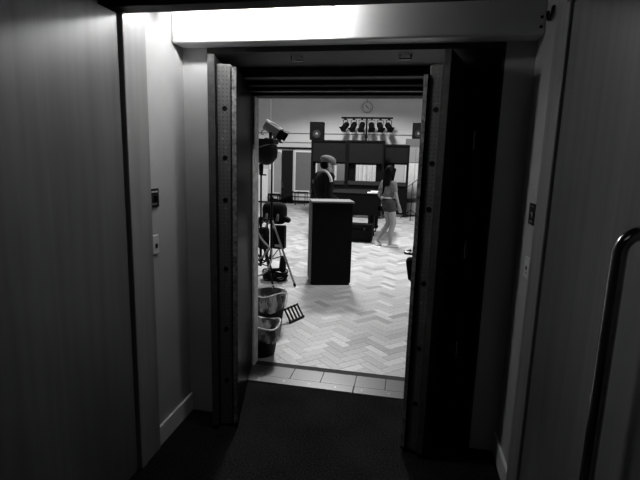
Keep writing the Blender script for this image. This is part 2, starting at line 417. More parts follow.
# loose wires hanging at the top of the beam and a cable loop on the side wall
t = thing('loose_wires', 'thin pale wire ends hanging down the face of the beam', 'wire', (0.34, 2.35, 2.33))
for i in range(3):
    MB().tube(spline([(i * 0.02 - 0.02, 0, 0.08), (i * 0.022 - 0.018, -0.008, 0.03), (i * 0.026 - 0.025, -0.004, 0.0 + 0.01 * i)]), 0.0018, 6).build('wire', 'mark_white', t, True)
t = thing('cable_loop', 'dark loop of cable high on the shadowed wall above the veneer jamb', 'cable', (RX - 0.008, 2.27, 2.28))
for r in (0.03, 0.045):
    MB().tube([(0, r * math.cos(a), r * math.sin(a)) for a in [PI + PI * i / 12 for i in range(13)]], 0.005, 8).build('strand', 'black', t, True)

# ================================================================== STUDIO SHELL
SX0, SX1, SY1, SZ = -7.0, 5.0, 16.6, 6.5
fl = struct(B('floor_parquet', (SX0, SX1, 3.262, SY1, -0.1, -0.012), 'charcoal'), 'herringbone wooden block floor of the studio')
struct(B('wall_far', (SX0 - 0.2, SX1 + 0.2, SY1, SY1 + 0.2, 0, SZ), 'studio_paint'), 'pale far wall of the studio')
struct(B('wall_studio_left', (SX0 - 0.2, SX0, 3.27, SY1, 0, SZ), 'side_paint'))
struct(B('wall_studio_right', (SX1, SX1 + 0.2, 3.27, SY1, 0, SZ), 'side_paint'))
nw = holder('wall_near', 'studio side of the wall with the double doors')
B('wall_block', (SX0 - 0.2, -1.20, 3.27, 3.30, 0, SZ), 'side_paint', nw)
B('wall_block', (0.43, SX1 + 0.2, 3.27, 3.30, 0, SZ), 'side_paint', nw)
B('wall_block', (-1.20, 0.43, 3.27, 3.30, 2.035, SZ), 'side_paint', nw)
struct(B('ceiling_studio', (SX0 - 0.2, SX1 + 0.2, 3.27, SY1 + 0.2, SZ, SZ + 0.1), 'ceiling_paint'))
# far wall dressing
o = MB()
wb = holder('trim_11', 'thin dark rails running along the far wall')
B('rail', (SX0, SX1, SY1 - 0.02, SY1, 2.55, 2.575), 'fabric_grey', wb)
B('rail', (SX0, SX1, SY1 - 0.02, SY1, 2.22, 2.245), 'fabric_grey', wb)
B('rail', (SX0, SX1, SY1 - 0.05, SY1, 1.99, 2.06), 'gobo_cloth', wb)
struct(B('baseboard_far', (SX0, SX1, SY1 - 0.025, SY1, 0, 0.10), 'gobo_cloth'))
struct(B('trim_12', (SX0, SX1, SY1 - 0.022, SY1, 0.22, 0.26), 'fabric_grey'), 'thin rail low on the far wall')
pi_ = MB().tube([(-5.16, SY1 - 0.05, 0.0), (-5.16, SY1 - 0.05, 6.4)], 0.045, 14).build('trim_13', 'white_enamel', None, True)
struct(pi_, 'white vertical pipe on the far wall behind the studio floodlight')

# ------------------------------------------------------------------ herringbone parquet
BW, BL = 0.081, 0.243
r2_ = math.sqrt(0.5)
def world_xy(a, b_): return (a - b_) * r2_ - 0.42, (a + b_) * r2_ + 3.3
blocks = []
for ci in range(-26, 27):
    for k in range(-40, 175):
        for typ in (0, 1):
            ox, oy = ci * BL + k * BW, -ci * BL + k * BW
            if typ == 0: x0, y0, x1, y1 = ox, oy, ox + BL, oy + BW
            else: x0, y0, x1, y1 = ox, oy + BW, ox + BW, oy + BW + BL
            cx, cy = world_xy((x0 + x1) / 2, (y0 + y1) / 2)
            if SX0 + 0.12 < cx < SX1 - 0.12 and 3.262 - 0.10 < cy < SY1 - 0.12: blocks.append((cy, cx, typ))
blocks.sort()
def block_mesh(typ):
    g = 0.0004; c = 0.0012; hl, hw = BL / 2 - g, BW / 2 - g
    bm = bmesh.new(); ang = PI / 4 if typ == 0 else PI / 4 + PI / 2
    # the unrotated a axis runs along (+x,+y), the b axis along (-x,+y)
    ca, sa = math.cos(ang), math.sin(ang)
    def ring(a, b_, z): return [bm.verts.new((p * ca - q * sa, p * sa + q * ca, z)) for p, q in ((-a, -b_), (a, -b_), (a, b_), (-a, b_))]
    r0, r1, r2 = ring(hl, hw, -0.012), ring(hl, hw, -c), ring(hl - c, hw - c, 0.0)
    for p, q in ((r0, r1), (r1, r2)):
        for i in range(4): bm.faces.new((p[i], p[(i + 1) % 4], q[(i + 1) % 4], q[i]))
    bm.faces.new(r2)
    me = bpy.data.meshes.new('parquet_block'); bm.to_mesh(me); bm.free(); me.materials.append(MATS['parquet']); return me
bms = (block_mesh(0), block_mesh(1))
def in_view(cx, cy): return -0.34 * cy - 0.05 < cx < 0.045 * cy + 0.05
near = [b_ for b_ in blocks if in_view(b_[1], b_[0])][:300]
nset = set(near)
for (cy, cx, typ) in near:
    me = bms[typ]
    if cy < 3.262 + 0.13:                                   # cut at the threshold
        bm = bmesh.new(); bm.from_mesh(me)
        r = bmesh.ops.bisect_plane(bm, geom=bm.verts[:] + bm.edges[:] + bm.faces[:], plane_co=(0, 3.263 - cy, 0), plane_no=(0, 1, 0), clear_inner=True)
        if not bm.faces: bm.free(); continue
        me = bpy.data.meshes.new('parquet_block'); bm.to_mesh(me); bm.free(); me.materials.append(MATS['parquet'])
    o = bpy.data.objects.new('parquet_block', me); C.objects.link(o); o.parent = fl
    o.location = (cx, cy, random.uniform(-0.0006, 0.0002))
vv, ff, tn = [], [], []
for (cy, cx, typ) in blocks:
    if (cy, cx, typ) in nset or cy < 3.262 + 0.13: continue
    s0 = len(vv); me = bms[typ]; dz = random.uniform(-0.0006, 0.0002)
    vv += [(v.co.x + cx, v.co.y + cy, v.co.z + dz) for v in me.vertices]
    for p in me.polygons: ff.append([s0 + i for i in p.vertices])
    tn += [random.random()] * len(me.polygons)
me = bpy.data.meshes.new('parquet_field'); me.from_pydata(vv, [], ff); me.materials.append(MATS['parquet'])
at = me.attributes.new('tone', 'FLOAT', 'FACE'); at.data.foreach_set('value', tn)
o = bpy.data.objects.new('parquet_field', me); C.objects.link(o); o.parent = fl; o['kind'] = 'stuff'

# ================================================================== FAR WALL FURNITURE
def wall_panel(x0, x1, z0, z1, cloth, label, dep=0.06):
    t = thing('acoustic_panel', label, 'panel', ((x0 + x1) / 2, SY1, z0)); w2 = (x1 - x0) / 2; h = z1 - z0
    B('cloth', (-w2 + 0.04, w2 - 0.04, -dep, -0.002, 0.04, h - 0.04), cloth, t)
    B('frame_side', (-w2, -w2 + 0.05, -dep - 0.02, -0.002, 0, h), 'white_enamel', t)
    B('frame_side', (w2 - 0.05, w2, -dep - 0.02, -0.002, 0, h), 'white_enamel', t)
    B('frame_rail', (-w2 + 0.05, w2 - 0.05, -dep - 0.02, -0.002, h - 0.05, h), 'white_enamel', t)
    B('frame_rail', (-w2 + 0.05, w2 - 0.05, -dep - 0.02, -0.002, 0, 0.06), 'white_enamel', t)
    return t
wall_panel(-5.06, -4.70, 0.30, 1.93, 'fabric_mid', 'narrow mid grey panel on far wall beside the white cabinet')
wall_panel(-4.22, -3.45, 0.42, 1.93, 'fabric_grey', 'wide grey cloth panel in white frame on the far wall')
wall_panel(-3.40, -2.65, 0.42, 1.93, 'fabric_grey', 'grey cloth panel on the far wall behind the man in a cap')
t = thing('standing_screen', 'dark narrow screen standing against far wall behind the chair', 'screen', (-4.44, 16.35, 0))
B('board', (-0.19, 0.19, -0.03, 0.03, 0.06, 1.94), 'gobo_cloth', t, 0.004)
B('edge', (-0.205, -0.19, -0.035, 0.035, 0.0, 1.95), 'black', t); B('edge', (0.19, 0.205, -0.035, 0.035, 0.0, 1.95), 'black', t)
B('foot', (-0.205, -0.165, -0.18, 0.18, 0, 0.05), 'black', t); B('foot', (0.165, 0.205, -0.18, 0.18, 0, 0.05), 'black', t)
t = thing('cabinet', 'white upright cabinet with a vent slot against the far wall', 'cabinet', (-5.29, 16.30, 0))
B('body', (-0.20, 0.20, -0.24, 0.24, 0.06, 1.24), 'white_enamel', t, 0.01)
B('plinth', (-0.19, 0.19, -0.22, 0.22, 0, 0.06), 'black', t)
B('vent', (-0.02, 0.14, -0.247, -0.239, 1.00, 1.05), 'black', t)
B('door', (-0.18, 0.18, -0.25, -0.241, 0.10, 0.92), 'white_enamel', t, 0.004)
t = thing('bench', 'low black bench under the narrow grey panel', 'bench', (-4.86, 16.1, 0))
B('top', (-0.20, 0.20, -0.16, 0.16, 0.30, 0.35), 'black', t, 0.005); B('shelf', (-0.18, 0.18, -0.14, 0.14, 0.10, 0.13), 'black', t)
for sx in (-0.18, 0.18):
    for sy in (-0.13, 0.13): B('leg', (sx - 0.015, sx + 0.015, sy - 0.015, sy + 0.015, 0, 0.30), 'black', t)
def chair(loc, rz, label):
    t = thing('stacking_chair', label, 'chair', loc, rz)
    B('seat', (-0.21, 0.21, -0.21, 0.21, 0.43, 0.465), 'black', t, 0.01)
    o = B('backrest', (-0.20, 0.20, 0.20, 0.225, 0.62, 0.84), 'black', t, 0.01)
    for sx in (-0.19, 0.19):
        MB().tube([(sx, -0.20, 0.0), (sx, -0.18, 0.43)], 0.012, 8).build('leg', 'black', t, True)
        MB().tube([(sx, 0.23, 0.0), (sx, 0.19, 0.43), (sx, 0.215, 0.66)], 0.012, 8).build('leg', 'black', t, True)
    return t
chair((-4.26, 15.9, 0), 2.0, 'black chair standing before the dark screen at the far wall')
t = thing('side_table', 'small black table beside the chair at the far wall', 'table', (-3.76, 15.85, 0))
B('top', (-0.2, 0.2, -0.2, 0.2, 0.44, 0.47), 'black', t)
for sx in (-0.17, 0.17):
    for sy in (-0.17, 0.17): MB().tube([(sx, sy, 0), (sx, sy, 0.44)], 0.012, 8).build('leg', 'black', t, True)
# wall clock
t = thing('wall_clock', 'round white wall clock above the row of stage lamps', 'clock', (-1.61, SY1, 3.51))
MB().lathe((0, -0.005, 0), (0, -1, 0), [(0, 0.20), (0.04, 0.20), (0.05, 0.19), (0.05, 0.172), (0.03, 0.17)], 32).build('rim', 'fabric_mid', t, True)
MB().lathe((0, -0.036, 0), (0, -1, 0), [(0, 0.168), (0.002, 0.168)], 32).build('face', 'clock_face', t)
for i in range(12):
    a = PI * i / 6
    MB().obox((0.14 * math.sin(a), -0.040, 0.14 * math.cos(a)), (math.cos(a), 0, -math.sin(a)), (0, 1, 0), (math.sin(a), 0, math.cos(a)), 0.008, 0.001, 0.02).build('hour_mark', 'charcoal', t)
for a, ln in ((-0.75, 0.085), (2.35, 0.10)):
    MB().obox((ln / 2 * math.sin(a), -0.043, ln / 2 * math.cos(a)), (math.cos(a), 0, -math.sin(a)), (0, 1, 0), (math.sin(a), 0, math.cos(a)), 0.012, 0.002, ln / 2).build('hand', 'black', t)
MB().tube([(0, -0.02, 0.20), (0, -0.02, 0.30)], 0.01, 8).build('cable_drop', 'fabric_grey', t, True)

# ------------------------------------------------------------------ stage lamp bar on its stand
LBY = 15.95
st = thing('lighting_stand', 'tall black stand with a cross bar that carries the stage lamps', 'stand', (-1.54, LBY, 0))
MB().tube([(0, 0, 0.35), (0, 0, 3.08)], 0.03, 12).build('pole', 'black', st, True)
MB().box(-0.88, 0.88, -0.03, 0.03, 3.045, 3.105).build('cross_bar', 'black', st)
for i in range(3):
    a = 2 * PI * i / 3 + 0.52
    MB().tube([(0, 0, 0.42), (0.55 * math.cos(a), 0.55 * math.sin(a), 0.02)], 0.018, 8).build('leg', 'black', st, True)
MB().box(-0.05, 0.05, -0.05, 0.05, 2.40, 2.50, bev=0.01).build('clamp_collar', 'black', st)
def par_can(x, tilt, yaw, label):
    t = thing('stage_lamp', label, 'stage lamp', (-1.54 + x, LBY, 3.045), yaw, 'six stage lamps on the bar')
    MB().box(-0.025, 0.025, -0.04, 0.04, -0.035, 0.0).build('clamp', 'black', t)
    k = MB(); k.box(-0.115, 0.115, -0.012, 0.012, -0.047, -0.035)
    k.box(-0.115, -0.105, -0.012, 0.012, -0.25, -0.035); k.box(0.105, 0.115, -0.012, 0.012, -0.25, -0.035)
    k.build('yoke', 'black', t)
    d = Vector((0, -math.cos(tilt), -math.sin(tilt))); c = Vector((0, 0, -0.25))
    MB().lathe(c - d * 0.16, d, [(0, 0.05), (0.05, 0.095), (0.30, 0.098), (0.30, 0.09), (0.15, 0.085)], 16).build('can', 'black', t, True)
    MB().obox(c + d * 0.16, (1, 0, 0), d, Vector((1, 0, 0)).cross(d), 0.11, 0.006, 0.11).build('gel_frame', 'black', t)
    return t
LAMPS = ['stage lamp at the bar end towards the white pipe', 'second stage lamp from the bar end towards the white pipe', 'stage lamp next to the pole, on the side of the white pipe',
         'stage lamp next to the pole, on the side of the cupboard', 'second stage lamp from the bar end towards the cupboard', 'stage lamp at the bar end towards the tall cupboard']
for lab, (x, ti, ya) in zip(LAMPS, [(-0.74, 0.75, -0.7), (-0.45, 0.95, -0.5), (-0.165, 1.0, -0.2), (0.165, 0.9, 0.2), (0.46, 0.9, 0.5), (0.75, 0.75, 0.7)]):
    par_can(x, ti, ya, lab)

# ------------------------------------------------------------------ movable screens with windows
def gobo(loc, w_, h, win, label, rz=0.0, dep=0.34):
    t = thing('window_screen', label, 'screen', loc, rz, 'dark studio screens with windows')
    w2 = w_ / 2; wx0, wx1, wz0, wz1 = win
    B('post', (-w2, -w2 + 0.05, -dep / 2, dep / 2, 0.08, h), 'black', t); B('post', (w2 - 0.05, w2, -dep / 2, dep / 2, 0.08, h), 'black', t)
    B('top_rail', (-w2 + 0.05, w2 - 0.05, -dep / 2, dep / 2, h - 0.05, h), 'black', t)
    B('cloth_panel', (-w2 + 0.05, w2 - 0.05, -dep / 2 + 0.02, dep / 2 - 0.02, wz1 + 0.05, h - 0.05), 'gobo_cloth', t)
    B('base_panel', (-w2 + 0.05, w2 - 0.05, -dep / 2 + 0.02, dep / 2 - 0.02, 0.08, wz0 - 0.1), 'black', t)
    B('sill', (-w2 + 0.05, w2 - 0.05, -dep / 2 - 0.02, dep / 2, wz0 - 0.1, wz0), 'charcoal', t)
    f = MB(); f.box(-w2 + 0.05, wx0, -0.05, 0.05, wz0, wz1 + 0.05); f.box(wx1, w2 - 0.05, -0.05, 0.05, wz0, wz1 + 0.05); f.box(wx0, wx1, -0.05, 0.05, wz1, wz1 + 0.05)
    f = f.build('window_frame', 'black', t)
    B('pane', (wx0, wx1, -0.004, 0.004, wz0, wz1), 'pane_glass', f)
    for sx in (-w2 + 0.06, w2 - 0.06):
        for sy in (-dep / 2 + 0.04, dep / 2 - 0.04):
            MB().lathe((sx - 0.015, sy, 0.04), (1, 0, 0), [(0, 0.04), (0.03, 0.04)], 14).build('castor', 'black', t, True)
    return t
gobo((-2.29, 13.1, 0), 1.04, 2.18, (-0.42, 0.46, 1.04, 1.52), 'dark screen behind the man in the cap, loudspeaker on top')
gobo((-1.245, 13.1, 0), 1.04, 2.19, (-0.28, 0.30, 1.05, 1.51), 'dark wheeled screen with a square window behind the piano')
gobo((-0.40, 13.75, 0), 0.74, 2.11, (-0.05, 0.30, 1.02, 1.54), 'dark narrow screen behind the woman\'s head', 0.0)
# what stands inside behind the windows: a pale curtain and a grey board
t = thing('folding_board', 'grey board standing behind the window near the man', 'board', (-2.02, 14.3, 0)); B('board', (-0.24, 0.24, -0.02, 0.02, 0.05, 1.66), 'fabric_grey', t); B('foot', (-0.22, 0.22, -0.18, 0.18, 0, 0.05), 'black', t)
t = thing('curtain_screen', 'pale curtain screen seen through the square window', 'screen', (-1.30, 14.95, 0))
k = MB(); n = 22
pr = [(-0.5 + 1.0 * i / n, 0.05 * math.sin(i * 1.9)) for i in range(n + 1)]
k.prism(pr + [(x, y + 0.015) for x, y in reversed(pr)], 0.04, 1.75); k.build('curtain', 'trim_white', t)
B('rail', (-0.52, 0.52, -0.08, 0.08, 1.75, 1.78), 'black', t); B('foot', (-0.5, 0.5, -0.15, 0.15, 0.0, 0.04), 'black', t)

def monitor(loc, rz, label, w_=0.40, h=0.50, d_=0.34):
    t = thing('loudspeaker', label, 'loudspeaker', loc, rz, 'black studio loudspeakers')
    B('cabinet', (-w_ / 2, w_ / 2, -d_ / 2, d_ / 2, 0, h), 'black', t, 0.01)
    MB().lathe((0, -d_ / 2, 0.16), (0, -1, 0), [(0, 0.115), (0.01, 0.112), (0.012, 0.10), (0.004, 0.05)], 20).build('woofer', 'charcoal', t, True)
    MB().lathe((0, -d_ / 2 - 0.003, 0.16), (0, -1, 0), [(0, 0.045), (0.012, 0.03), (0.016, 0.008)], 16).build('dust_cap', 'lamp_grey', t, True)
    MB().lathe((0, -d_ / 2, 0.38), (0, -1, 0), [(0, 0.05), (0.006, 0.048), (0.002, 0.02)], 16).build('tweeter', 'black_gloss', t, True)
    return t
monitor((-2.68, 13.1, 2.18), 0.1, 'black loudspeaker standing on the end of the dark screen')
t = thing('cupboard', 'tall grey cupboard at the far wall under a loudspeaker', 'cupboard', (0.16, 15.2, 0))
B('carcass', (-0.34, 0.34, -0.2, 0.2, 0.05, 2.36), 'fabric_grey', t, 0.005); B('plinth', (-0.33, 0.33, -0.19, 0.19, 0, 0.05), 'black', t)
B('door', (-0.33, -0.005, -0.215, -0.201, 1.62, 2.1), 'fabric_mid', t); B('door', (0.005, 0.33, -0.215, -0.201, 1.62, 2.1), 'fabric_mid', t)
B('door', (-0.33, -0.005, -0.215, -0.201, 0.1, 1.6), 'trim_white', t); B('door', (0.005, 0.33, -0.215, -0.201, 0.1, 1.6), 'trim_white', t)
monitor((0.22, 15.2, 2.36), -0.1, 'black loudspeaker on top of the tall grey cupboard')

# microphone boom stand and a crate by the right screen
t = thing('microphone_stand', 'thin black boom stand beside the tall grey cupboard', 'microphone stand', (0.10, 13.2, 0))
MB().tube([(0, 0, 0.1), (0, 0, 1.05)], 0.012, 8).build('pole', 'black', t, True)
MB().tube([(-0.22, 0, 0.85), (0.45, 0.05, 1.40)], 0.009, 8).build('boom', 'black', t, True)
for i in range(3):
    a = 2 * PI * i / 3 + 0.5
    MB().tube([(0, 0, 0.28), (0.33 * math.cos(a), 0.33 * math.sin(a), 0.01)], 0.012, 8).build('leg', 'black', t, True)
t = thing('flight_case', 'low grey flight case on the floor before the cupboard', 'case', (0.15, 14.2, 0))
B('body', (-0.3, 0.3, -0.25, 0.25, 0.06, 0.42), 'fabric_mid', t, 0.01); B('lid', (-0.3, 0.3, -0.25, 0.25, 0.425, 0.52), 'charcoal', t, 0.01)
for sx in (-0.25, 0.25):
    for sy in (-0.2, 0.2): MB().lathe((sx - 0.012, sy, 0.03), (1, 0, 0), [(0, 0.03), (0.024, 0.03)], 12).build('castor', 'black', t, True)

# ------------------------------------------------------------------ grand piano
t = thing('grand_piano', 'black grand piano on castors behind the tall black cabinet', 'piano', (-1.25, 9.92, 0), 0.0)
# local: keyboard at +x end, straight side towards -y
out = [(0.72, -0.70), (0.72, 0.70), (0.20, 0.72)]
out += [(x, y) for x, y in ((-0.10, 0.66), (-0.32, 0.48), (-0.52, 0.28), (-0.66, 0.14), (-0.76, -0.02), (-0.82, -0.26), (-0.80, -0.50), (-0.74, -0.66), (-0.65, -0.70))]
MB().prism(out[::-1], 0.52, 0.94).build('case', 'black', t)
MB().prism([(min(x * 1.015, 0.70), y * 1.02) for x, y in out][::-1], 0.945, 0.965).build('lid', 'black_matte', t)
B('key_block', (0.66, 0.86, -0.70, 0.70, 0.62, 0.72), 'black', t, 0.006)
B('keys', (0.70, 0.85, -0.62, 0.62, 0.722, 0.74), 'white_enamel', t)
B('fallboard', (0.64, 0.70, -0.62, 0.62, 0.74, 0.90), 'black', t)
for lx, ly in ((0.55, -0.58), (0.55, 0.58), (-0.62, -0.35)):
    lg = MB().lathe((lx, ly, 0.62), (0, 0, -1), [(0, 0.085), (0.1, 0.08), (0.14, 0.055), (0.45, 0.045), (0.5, 0.06), (0.54, 0.05)], 16).build('leg', 'black', t, True)
    MB().lathe((lx - 0.015, ly, 0.04), (1, 0, 0), [(0, 0.04), (0.03, 0.04)], 14).build('castor', 'dull_steel', lg, True)
k = MB(); k.box(0.42, 0.46, -0.10, -0.07, 0.12, 0.62); k.box(0.42, 0.46, 0.07, 0.10, 0.12, 0.62); k.box(0.40, 0.50, -0.14, 0.14, 0.08, 0.14); k.build('pedal_lyre', 'black', t)
for py in (-0.07, 0, 0.07): B('pedal', (0.50, 0.60, py - 0.012, py + 0.012, 0.09, 0.10), 'steel', t)
t = thing('sheet_music', 'white sheets of music lying on the piano lid', 'paper', (-0.72, 9.50, 0.966), 0.1)
B('sheet', (-0.12, 0.08, -0.15, 0.15, 0, 0.006), 'paper', t); B('sheet', (-0.05, 0.13, -0.13, 0.17, 0.0062, 0.03), 'paper', t)
t = thing('long_case', 'low black equipment case on the floor in front of the piano', 'case', (-1.02, 9.06, 0))
B('body', (-0.36, 0.36, -0.12, 0.12, 0.02, 0.27), 'black_matte', t, 0.03, 3); B('lid', (-0.36, 0.36, -0.12, 0.12, 0.274, 0.37), 'black_matte', t, 0.02, 2)
for hx in (-0.2, 0.2): B('latch', (hx - 0.025, hx + 0.025, -0.127, -0.121, 0.25, 0.30), 'charcoal', t, 0.002)
for hx in (-0.28, 0.28): B('foot', (hx - 0.03, hx + 0.03, -0.09, 0.09, 0, 0.02), 'black', t)

# ------------------------------------------------------------------ tall black cabinet
ang = math.atan2(0.21, 0.46)
t = thing('equipment_cabinet', 'tall matt black cabinet with light painted on its top edge on the parquet', 'cabinet', (-0.965, 5.80, 0), 0.30)
B('body', (-0.27, 0.25, -0.17, 0.17, 0.03, 1.075), 'black_matte', t, 0.006)
B('lit_top', (-0.285, 0.265, -0.185, 0.185, 1.076, 1.097), 'lamp_grey', t, 0.004)  # grey highlight of the black top put into its colour
B('lit_side', (-0.288, -0.271, -0.17, 0.17, 0.05, 1.07), 'fabric_grey', t, 0.002)  # thin grey sheet: light on the black side put into its colour
B('base_rail', (-0.26, 0.235, -0.16, 0.16, 0.0, 0.03), 'black', t)
B('latch', (0.2505, 0.262, -0.05, 0.02, 0.06, 0.12), 'black', t, 0.002)

# ================================================================== LAMPS, CABLES AND BINS BY THE DOOR
def tripod(loc, h, label, spread=0.45, a0=0.0, mat='black', legtop=0.75):
    t = thing('lamp_stand', label, 'stand', loc)
    MB().tube([(0, 0, 0.25), (0, 0, h * 0.6)], 0.017, 10).build('column', 'black', t, True)
    MB().tube([(0, 0, h * 0.6), (0, 0, h)], 0.012, 10).build('riser', 'black', t, True)
    MB().lathe((0, 0, h * 0.6 - 0.03), (0, 0, 1), [(0, 0.028), (0.06, 0.028)], 12).build('collar', 'black', t, True)
    MB().capsule((0.03, 0, h * 0.6), (0.07, 0, h * 0.6), 0.014, 0.014).build('knob', 'black', t, True)
    MB().lathe((0, 0, legtop - 0.03), (0, 0, 1), [(0, 0.03), (0.06, 0.03)], 12).build('hub', 'black', t, True)
    for i in range(3):
        a = 2 * PI * i / 3 + a0; c, s = math.cos(a), math.sin(a)
        lg = MB().tube([(0.02 * c, 0.02 * s, legtop), (spread * c, spread * s, 0.025)], 0.013, 8).build('leg', 'dull_steel' if mat != 'black' else 'black', t, True)
        MB().capsule((spread * c * 0.985, spread * s * 0.985, 0.035), (spread * c, spread * s, 0.018), 0.017, 0.017).build('rubber_foot', 'black', lg, True)
        MB().tube([(0.015 * c, 0.015 * s, 0.28), (spread * 0.55 * c, spread * 0.55 * s, legtop * 0.46)], 0.007, 6).build('strut', 'black', t, True)
    return t
tripod((-1.76, 5.72, 0), 1.80, 'pale-legged tripod stand that carries the grey floodlight', 0.50, -0.62, 'dull_steel', 0.80)
tripod((-1.80, 5.40, 0), 1.42, 'black tripod stand under the black scoop lamp', 0.34, -0.75, 'black', 0.62)
# grey floodlight on top
t = thing('floodlight', 'grey boxy floodlight head with black barn doors on a stand', 'floodlight', (-1.755, 5.72, 1.80))
t.scale = (0.9, 0.9, 0.9)
MB().capsule((0, 0, -0.0), (0, 0, 0.06), 0.022, 0.02).build('socket', 'black', t, True)
k = MB(); k.box(-0.02, 0.02, -0.105, 0.105, 0.055, 0.075); k.box(-0.02, 0.02, -0.105, -0.095, 0.06, 0.15); k.box(-0.02, 0.02, 0.095, 0.105, 0.06, 0.15)
k.build('yoke', 'black', t)
MB().capsule((-0.02, -0.11, 0.06), (-0.07, -0.12, 0.06), 0.012, 0.014).build('tilt_knob', 'black', t, True)
M = Matrix.Translation((0.012, 0, 0.19)) @ Matrix.Rotation(math.radians(32), 4, 'Y')
k = MB(); pr = [(-0.055, -0.07), (0.055, -0.07), (0.08, -0.03), (0.08, 0.055), (0.045, 0.08), (-0.045, 0.08), (-0.08, 0.055), (-0.08, -0.03)]
a_ = [k.bm.verts.new((-0.135, y * 0.9, z * 0.9)) for y, z in pr]; b2 = [k.bm.verts.new((0.10, y, z)) for y, z in pr]
for i in range(8): k.bm.faces.new((a_[i], a_[(i + 1) % 8], b2[(i + 1) % 8], b2[i]))
k.bm.faces.new(a_[::-1]); k.bm.faces.new(b2); hd_ = k.xform(M).build('housing', 'lamp_grey', t)
MB().box(-0.152, -0.130, -0.06, 0.06, -0.03, 0.075, bev=0.008).xform(M).build('back_cap', 'white_enamel', t)
for i in range(5): MB().box(-0.08 + i * 0.03, -0.068 + i * 0.03, -0.045, 0.045, 0.076, 0.084).xform(M).build('vent_rib', 'white_enamel' if i == 0 else 'lamp_grey', hd_)
MB().lathe((0.10, 0, 0), (1, 0, 0), [(0, 0.082), (0.02, 0.086), (0.02, 0.07), (0.01, 0.07)], 18).xform(M).build('front_ring', 'black', t, True)
for (ay, az, ux, uz) in ((0, 0.07, 0, 1), (0, -0.07, 0, -1)):
    MB().obox((0.155, 0, az * 1.12), (0.95, 0, uz * 0.3), (0, 1, 0), (-uz * 0.3, 0, 0.95), 0.045, 0.075, 0.003).xform(M).build('barn_door', 'black', t)
for sy in (-1, 1):
    MB().obox((0.155, sy * 0.08, 0), (0.95, sy * 0.3, 0), (-sy * 0.3, 0.95, 0), (0, 0, 1), 0.045, 0.003, 0.06).xform(M).build('barn_door', 'black', t)
MB().tube(spline([(-0.10, 0, 0.20), (-0.15, 0, 0.18), (-0.17, 0.0, 0.14), (-0.14, 0.02, 0.12)]), 0.006, 8).build('flex', 'black', t, True)
# black scoop lamp below it
t = thing('scoop_lamp', 'large black scoop lamp hanging under the grey floodlight', 'lamp', (-1.80, 5.40, 1.42))
d = Vector((0.35, -0.15, -0.85)).normalized(); c = Vector((0.045, 0, 0.29))
MB().lathe(c, d, [(-0.10, 0.10), (-0.09, 0.15), (-0.03, 0.158), (0.05, 0.152), (0.13, 0.12), (0.18, 0.05), (0.185, 0.0)], 24).build('dome', 'black', t, True)
MB().lathe(c - d * 0.01, d, [(0, 0.160), (0.006, 0.161), (0.01, 0.160)], 24, False).build('band', 'lamp_grey', t, True)
B('top_box', (-0.16, 0.185, -0.12, 0.12, 0.36, 0.42), 'black', t, 0.006)
B('name_plate', (-0.06, 0.03, -0.126, -0.121, 0.372, 0.405), 'lamp_grey', t)
MB().capsule((0, 0, 0.0), (0, 0, 0.10), 0.025, 0.03).build('socket', 'black', t, True)
# soft bag hanging on the stand, power box below
t = thing('equipment_bag', 'rounded black equipment bag slung on the lamp stand', 'bag', (-1.785, 5.95, 0.72))
k = MB().box(-0.17, 0.17, -0.10, 0.10, 0.0, 0.30, bev=0.085, seg=5).build('pouch', 'black_matte', t, True)
for sx in (-0.085, 0.07):
    MB().capsule((sx, -0.115, 0.07), (sx + 0.01, -0.12, 0.14), 0.02, 0.017).build('strap_buckle', 'fabric_grey', t, True)
MB().capsule((0.15, -0.04, 0.09), (0.20, -0.04, 0.07), 0.045, 0.04).build('side_pocket', 'black', t, True)
t = thing('power_box', 'black power box with pale label under the bag', 'box', (-1.715, 5.86, 0.40))
B('body', (-0.055, 0.11, -0.06, 0.06, 0, 0.315), 'black', t, 0.01)
B('label_strip', (-0.02, 0.06, -0.063, -0.0605, 0.03, 0.065), 'mark_white', t)
B('socket_strip', (-0.075, -0.055, -0.04, 0.04, 0.12, 0.26), 'lamp_grey', t)
t = thing('sand_bag', 'black sandbag hanging on the stand of the scoop lamp', 'sandbag', (-1.80, 5.63, 0.42))
MB().box(-0.11, 0.04, -0.05, 0.05, 0.0, 0.30, bev=0.045, seg=4).build('sack', 'black_matte', t, True)
MB().tube(spline([(-0.08, 0, 0.28), (-0.05, 0.0, 0.36), (0.0, 0, 0.36), (0.02, 0, 0.28)]), 0.008, 8).build('handle', 'black', t, True)
# cables
def cable(pts, r, mat, label):
    o = MB().tube(spline(pts, 7), r, 8).build('cable', mat, None, True); return tag(o, label, 'cable', 'cables round the lamp stands')
cable([(-1.90, 5.18, 0.98), (-1.83, 5.16, 0.86), (-1.74, 5.2, 0.66), (-1.66, 5.3, 0.52), (-1.64, 5.36, 0.44)], 0.012, 'cable_grey', 'pale thick cable slanting from the stands down to the power box')
cable([(-1.86, 5.2, 0.95), (-1.88, 5.1, 0.7), (-1.86, 5.05, 0.5), (-1.77, 5.05, 0.40), (-1.68, 5.1, 0.44), (-1.62, 5.2, 0.54)], 0.009, 'lamp_grey', 'thin grey cable hanging in a loop between the stands')
cable([(-1.62, 5.3, 0.50), (-1.60, 5.2, 0.36), (-1.66, 5.1, 0.24), (-1.76, 5.1, 0.20), (-1.84, 5.2, 0.28), (-1.82, 5.3, 0.40)], 0.010, 'cable_grey', 'pale cable coil low between the tripod legs')
for i in range(3):
    cable([(-1.82 + 0.03 * i, 5.22, 0.90), (-1.83 + 0.035 * i, 5.14, 0.62 - 0.05 * i), (-1.80 + 0.05 * i, 5.14, 0.40), (-1.74 + 0.05 * i, 5.2, 0.32 + 0.03 * i), (-1.70 + 0.04 * i, 5.3, 0.5)], 0.009, 'black',
          'black cable drooping between the lamp stand tripods')
